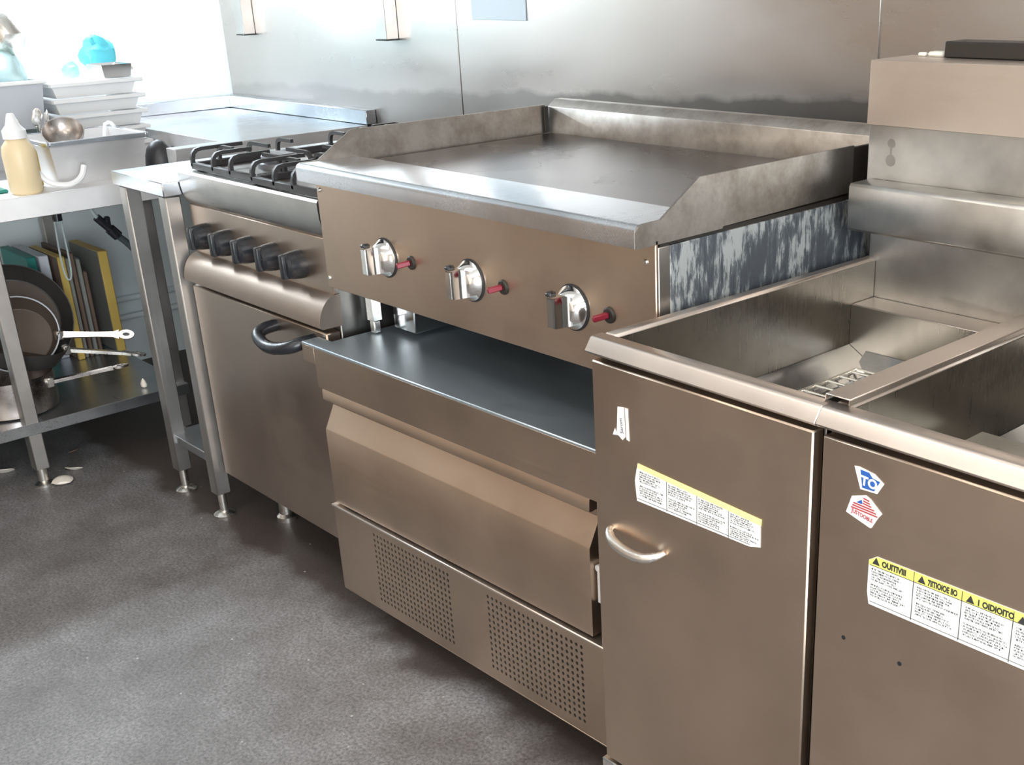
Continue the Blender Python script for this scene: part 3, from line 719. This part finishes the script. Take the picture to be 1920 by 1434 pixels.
part('bottle_body', MB().lathe([(.036, 0), (.040, .006), (.041, .10), (.038, .120), (.027, .134), (.024, .140)], (-1.262, -.102, LZ)), 'cream_plastic', t)
part('cap', MB().lathe([(.029, 0), (.029, .02), (.017, .034), (.009, .060), (.007, .062)], (-1.262, -.102, LZ+.140)), 'white_plastic', t)
t = thing('mustard_bottle', 'yellow squeeze bottle squeezed between cream bottle and steel container', 'bottle', (-1.34, -.064, LZ))
part('bottle_body', MB().lathe([(.028, 0), (.031, .005), (.031, .09), (.025, .108), (.018, .116)], (-1.34, -.064, LZ)), 'yellow_plastic', t)
part('cap', MB().lathe([(.019, 0), (.019, .012), (.006, .034)], (-1.34, -.064, LZ+.116)), 'white_plastic', t)
solo('plastic_hook', MB().tube([(-1.262, -.065, .838), (-1.248, -.052, .812), (-1.238, -.02, .800), (-1.236, .01, .800), (-1.245, .040, .815), (-1.252, .052, .842)], .0075, 8, smooth=2), 'white_plastic', 'white curved plastic handle lying against the steel container', 'handle', (-1.245, 0, .79))
t = thing('cutlery_holder', 'grey round holder bristling with spoons behind the bottles', 'holder', (-1.60, .055, LZ))
part('cup', MB().lathe([(.040, 0), (.046, .118), (.043, .118), (.038, .004)], (-1.60, .055, LZ)), 'hose_grey', t)
rn = random.Random(3)
for k in range(6):
    a = rn.uniform(0, 6.28); d = Vector((math.cos(a)*.035, math.sin(a)*.035, .125+rn.uniform(-.02, .015)))
    p0 = Vector((-1.60, .055, LZ+.01))
    sp = part('spoon', MB().tube([p0, p0+d*.5, p0+d], .003, 6), 'chrome_rough', t)
    part('spoon_bowl', MB().lathe([(.001, 0), (.010, .008), (.013, .02), (.010, .033), (.001, .04)], p0+d, d, 12, scale=(1, .35)), 'chrome_rough', sp)
solo('scoop', MB().lathe([(.004, .0), (.03, .006), (.048, .022), (.055, .042), (.052, .042), (.045, .024), (.028, .010), (.003, .004)], (-1.36, .055, .893), (.55, -.25, .8), 24), 'steel_pan', 'steel scoop bowl lying tilted in the steel container', 'scoop', (-1.36, .055, .893))
solo('serving_spoon', MB().tube([(-1.36, .15, .80), (-1.35, .16, .93), (-1.34, .175, .938), (-1.325, .18, .925)], .005, 8, smooth=1), 'white_plastic', 'white hooked spoon standing in the steel container', 'spoon', (-1.36, .15, .80))
# stack of white trays
for k in range(5):
    z = LZ+.047*k
    names = ('lowest', 'second from bottom', 'middle', 'second from top', 'topmost')
    tr = thing('white_tray', names[k]+' of the stacked white plastic trays behind the steel container', 'tray', (-1.84, .29, z), group='stacked white trays')
    part('tray_body', tub(-1.98+.004*k, -1.705, .162, .430-.003*k, z, z+.042, .014, .004), 'white_plastic', tr)
    part('tray_rim', MB().box(-1.706, -1.696, .157, .436, z+.033, z+.045, .002).box(-1.98, -1.706, .427, .436, z+.033, z+.045, .002).box(-1.98, -1.706, .156, .164, z+.033, z+.045, .002), 'white_plastic', tr)
t = thing('steel_pot', 'small steel pot with handle on top of the white trays', 'pot', (-1.76, .365, 1.024))
part('body', tub(-1.83, -1.705, .320, .412, 1.024, 1.064, .006), 'steel_mirror', t)
part('handle', MB().tube([(-1.76, .410, 1.056), (-1.76, .428, 1.060), (-1.76, .434, 1.042)], .004, 6, smooth=1), 'chrome_rough', t)
def crumple(c, s, seed, sub=3, amp=.25):
    bm = bmesh.new(); bmesh.ops.create_icosphere(bm, subdivisions=sub, radius=1); r = random.Random(seed)
    dirs = [(Vector((r.gauss(0, 1), r.gauss(0, 1), r.gauss(0, 1))).normalized(), r.uniform(2, 6), r.uniform(0, 6)) for _ in range(7)]
    for v in bm.verts:
        n = v.co.normalized(); d = sum(abs(math.sin(n.dot(a)*f+p))*amp for a, f, p in dirs)/3
        v.co = Vector((c[0]+n.x*s[0]*(.8+d), c[1]+n.y*s[1]*(.8+d), c[2]+n.z*s[2]*(.8+d)))
    return MB().addbm(bm)
def rest(B, z):
    d = z-min(p[2] for p in B.v); B.v = [(x, y, q+d) for x, y, q in B.v]; return B
solo('cyan_cloth', rest(crumple((-1.885, .385, 1.07), (.020, .026, .029), 5, amp=.8), 1.024), 'cyan_cloth', 'bright cyan cloth heaped beside the small steel pot', 'cloth', (-1.885, .385, 1.024))
solo('green_sponge', rest(crumple((-1.80, .258, 1.05), (.025, .022, .022), 9, amp=.3), 1.024), 'mint', 'pale green sponge on the top white tray', 'sponge', (-1.80, .258, 1.024))
t = thing('storage_tub', 'grey plastic tub piled with plastic bags on the left table', 'tub', (-1.86, -.15, LZ))
part('body', tub(-2.02, -1.70, -.46, .14, LZ, 1.035, .03, .004), 'grey_plastic', t)
part('rim', MB().box(-1.710, -1.692, -.47, .148, 1.026, 1.038, .003).box(-2.02, -1.710, .134, .148, 1.026, 1.038, .003), 'white_plastic', t)
for k, (c, s) in enumerate((((-1.82, .070, 1.045), (.07, .042, .052)), ((-1.84, -.09, 1.04), (.08, .06, .06)), ((-1.84, -.285, 1.035), (.08, .07, .06)))):
    solo('plastic_bag', crumple(c, s, 20+k, amp=.45), 'teal_bag', ('rightmost', 'middle', 'leftmost')[k]+' pale teal plastic bag heaped in the grey tub', 'bag', (c[0], c[1], c[2]-.06), group='bags in the tub')
solo('foil_pack', crumple((-1.80, .095, 1.166), (.035, .032, .046), 31, sub=2, amp=.6), 'chrome_rough', 'crumpled silver foil pack on top of the plastic bags', 'foil', (-1.80, .06, 1.10))
solo('black_bowl', MB().lathe([(.046, 0), (.046, .006), (.043, .035), (.034, .062), (.02, .080), (.002, .086)], (-1.335, .298, LZ)), 'black_iron', 'black bowl standing upside down at the right of the steel container', 'bowl', (-1.335, .298, LZ))
t = thing('stacked_lid', 'white lid over a dark green board at the end of the table', 'lid', (-1.40, -.23, LZ))
part('board', MB().box(-1.50, -1.30, -.36, -.135, LZ, LZ+.010, .003), 'green_board', t)
part('lid', MB().box(-1.49, -1.32, -.35, -.145, LZ+.010, LZ+.026, .006, 2), 'white_plastic', t)

# ================================================================== THINGS UNDER THE LEFT TABLE
SZ = .188
def handle_part(t, p0, p1, w0, w1, mat, up=(0, 0, 1)):
    """long flat pan handle with a hanging eye"""
    p0, p1 = Vector(p0), Vector(p1); d = (p1-p0).normalized(); s = d.cross(Vector(up)).normalized(); u = s.cross(d)
    B = MB(); L = (p1-p0).length; rings = []
    for f, w, th in ((0, .006, .006), (.05, w0, .005), (.5, w0*.8, .0045), (.72, w0*.9, .004), (.80, w1, .0035)):
        c = p0+d*L*f; rings.append([c-s*w-u*th, c+s*w-u*th, c+s*w+u*th, c-s*w+u*th])
    B.loft(rings)
    c = p0+d*L*.90; rg = []
    for rr, tt in ((1, -1), (1, 1), (.38, 1), (.38, -1), (1, -1)):
        rg.append([c+d*L*.11*(rr if rr == 1 else .45)*math.cos(q)+s*w1*rr*math.sin(q)+u*.003*tt for q in [2*math.pi*k/20 for k in range(20)]])
    B.loft(rg, cap=False)
    h = part('handle', B, mat, t); part('socket', MB().box(-.012, .012, -.010, .010, -.014, .014, .003, mat=Matrix.Translation(p0)), 'chrome_rough', h)
# saucepan standing on the shelf
cx, cy = -1.372, -.225
t = thing('saucepan', 'steel saucepan at the bottom of the pan stack under the left table', 'saucepan', (cx, cy, SZ))
part('body', MB().lathe([(.10, 0), (.112, .006), (.115, .02), (.115, .105), (.112, .105), (.111, .02), (.10, .008)], (cx, cy, SZ), n=40), 'steel_pan', t)
handle_part(t, (cx+.085, cy+.078, SZ+.080), (cx+.125, cy+.285, SZ+.088), .008, .012, 'steel_pan')
def pan(name, label, c, axis, r, depth, mat, hd, hl, inner=None, cat='pan', hm='chrome_rough'):
    """pan with its open mouth facing `axis`"""
    t = thing(name, label, cat, c)
    ax = Vector(axis).normalized()
    part('body', MB().lathe([(r*.72, 0), (r*.80, .004), (r*.97, depth*.8), (r, depth), (r*.985, depth), (r*.95, depth*.8), (r*.78, .006), (r*.72, .004)], c, ax, 44), mat, t)
    part('cooking_surface', MB().lathe([(r*.76, .0042), (r*.76, .0052)], c, ax, 36), inner or mat, t)
    if hd:
        hd = Vector(hd); hd = (hd-ax*hd.dot(ax)).normalized(); p0 = Vector(c)+ax*depth*.75+hd*r*.97
        handle_part(t, p0, p0+hd*hl, .009, .014, hm, up=ax)
    return t
plain('pan_inside', (.10, .075, .06), .5, .3)
plain('pan_teflon', (.035, .032, .03), .45)
pan('saute_pan', 'deep dark saute pan resting tilted on the steel saucepan', (-1.395, -.185, SZ+.128), (.12, .24, 1), .125, .055, 'pan_teflon', (.22, 1, -.3), .215, 'pan_inside')
fp = pan('frying_pan', 'pale-rimmed frying pan tilted towards the room on top of the stack', (-1.487, -.142, SZ+.165), (.80, -.35, .55), .112, .045, 'pan_inside', (.25, 1, -.26), .20, 'pan_inside')
av = Vector((.80, -.35, .55)).normalized(); q = av.to_track_quat('Z', 'Y'); c0 = Vector((-1.487, -.142, SZ+.165))+av*.0455
part('rim', MB().tube([c0+q @ Vector((.1115*math.cos(k*math.pi/24), .1115*math.sin(k*math.pi/24), 0)) for k in range(48)], .0022, 6, closed=True), 'white_board', fp)
pan('wok_pan', 'large black frying pan leaning upright behind the stack of pans', (-1.66, -.105, SZ+.166), (.86, -.32, .40), .172, .05, 'pan_teflon', None, 0, 'pan_inside')
# chopping boards standing on the shelf; the yellow pair has face shade painted dark
bd = [('green_board', None, .004, .026, .362, -1.76, 'green chopping board leftmost in the row under the table'),
      ('white_board', None, .036, .028, .362, -1.75, 'white chopping board beside the green one under the table'),
      ('brown_board', 'yellow_board', .070, .022, .362, -1.69, 'yellow board with shade painted on its faces next to the large black pan'),
      ('grey_board', 'grey_board', .096, .011, .352, -1.70, 'olive grey stained board right of the first yellow board'),
      ('brown_board', None, .111, .012, .366, -1.70, 'dark brown chopping board in the middle of the row'),
      ('grey_board', None, .127, .012, .345, -1.70, 'scuffed grey board beside the dark brown one'),
      ('brown_board', None, .144, .012, .300, -1.71, 'short brown board left of the bright yellow edge'),
      ('grey_board', 'yellow_board', .190, .029, .360, -1.68, 'thick yellow board with shade painted on its faces at the right of the row')]
for mat, edge, y, th, hh, xf, lb in bd:
    hh -= .030
    t = thing('chopping_board', lb, 'chopping board', (xf-.12, y+th/2, SZ), group='chopping boards under the table')
    part('board', MB().box(xf-.25, xf-.006, y+.0005, y+th-.0005, SZ+.001, SZ+hh-.001, .002), mat, t)
    part('edge', MB().box(xf-.0065, xf, y, y+th, SZ+.0005, SZ+hh, .003).box(xf-.25, xf-.006, y, y+th, SZ+hh-.0012, SZ+hh, .0004), edge or mat, t)
# gas hose with valve, and a thin hanging tube
t = thing('gas_hose', 'black gas hose with shut-off valve hanging under the left table', 'hose', (-1.5, .2, .4))
part('thin_tube', MB().tube([(-1.5, .110, .735), (-1.5, .128, .690), (-1.5, .148, .650)], .006, 8), 'clear_tube', t)
v = part('valve', MB().cyl((-1.5, .144, .656), (-1.5, .178, .615), .012).cyl((-1.5, .176, .617), (-1.5, .196, .592), .016), 'black_plastic', t)
part('lever', MB().box(-1.507, -1.490, .166, .180, .628, .655, .003), 'black_plastic', v)
part('hose', MB().tube([(-1.5, .194, .594), (-1.5, .222, .565), (-1.5, .250, .520), (-1.5, .268, .460), (-1.5, .276, .38), (-1.5, .278, .20), (-1.5, .278, .02)], .010, 10, smooth=2), 'hose_grey', t)
t = thing('hanging_tube', 'clear looped tube with black fitting hanging under the left table', 'tube', (-1.55, .1, .5))
part('fitting', MB().cyl((-1.55, .052, .735), (-1.55, .050, .675), .010).cyl((-1.55, .050, .676), (-1.55, .050, .655), .014), 'black_plastic', t)
part('loop', MB().tube([(-1.55, .041, .657), (-1.55, .036, .56), (-1.55, .038, .49), (-1.55, .048, .475), (-1.55, .058, .49), (-1.55, .060, .56), (-1.55, .059, .657)], .0028, 6, smooth=2), 'clear_tube', t)
# garlic clove on the shelf, broken bits on the floor
solo('garlic_clove', MB().lathe([(.002, 0), (.011, .004), (.013, .011), (.008, .021), (.002, .029)], (-1.272, .103, SZ), n=12, scale=(1, .7)), 'shell', 'small white garlic clove on the shelf below the pan handles', 'garlic', (-1.272, .103, SZ))
def shard(x, y, r, a, wdt):
    B = MB(); rings = []
    for k in range(9):
        q = -1.1+2.2*k/8; wd = wdt*(1-(q/1.15)**2)+.001
        c = Vector((x+r*math.sin(q+a), y+r*math.cos(q+a), .001)); n = Vector((math.sin(q+a), math.cos(q+a), 0))
        rings.append([c, c+n*wd+Vector((0, 0, wd*.8)), c+n*wd+Vector((0, 0, wd*.8+.002)), c-n*.002+Vector((0, 0, .0025))])
    return B.loft(rings)
solo('floor_shard', shard(-1.43, -.275, .03, 2.2, .022), 'shell', 'large pale curved shard on the floor left of the table leg', 'shard', (-1.43, -.275, 0), group='shards on the floor')
solo('floor_shard', shard(-1.29, -.125, .024, 2.4, .014), 'shell', 'pale crescent shard on the floor right of the table leg', 'shard', (-1.29, -.125, 0), group='shards on the floor')
solo('floor_shard', shard(-1.43, -.09, .018, 1.2, .008), 'brown_board', 'small brown shard deep under the left table', 'shard', (-1.43, -.09, 0), group='shards on the floor')
solo('crumpled_paper', rest(crumple((-1.205, -.195, .006), (.018, .016, .005), 61, sub=2, amp=.6), 0), 'shell', 'scrap of crumpled pale film around the table foot', 'paper scrap', (-1.225, -.20, 0))
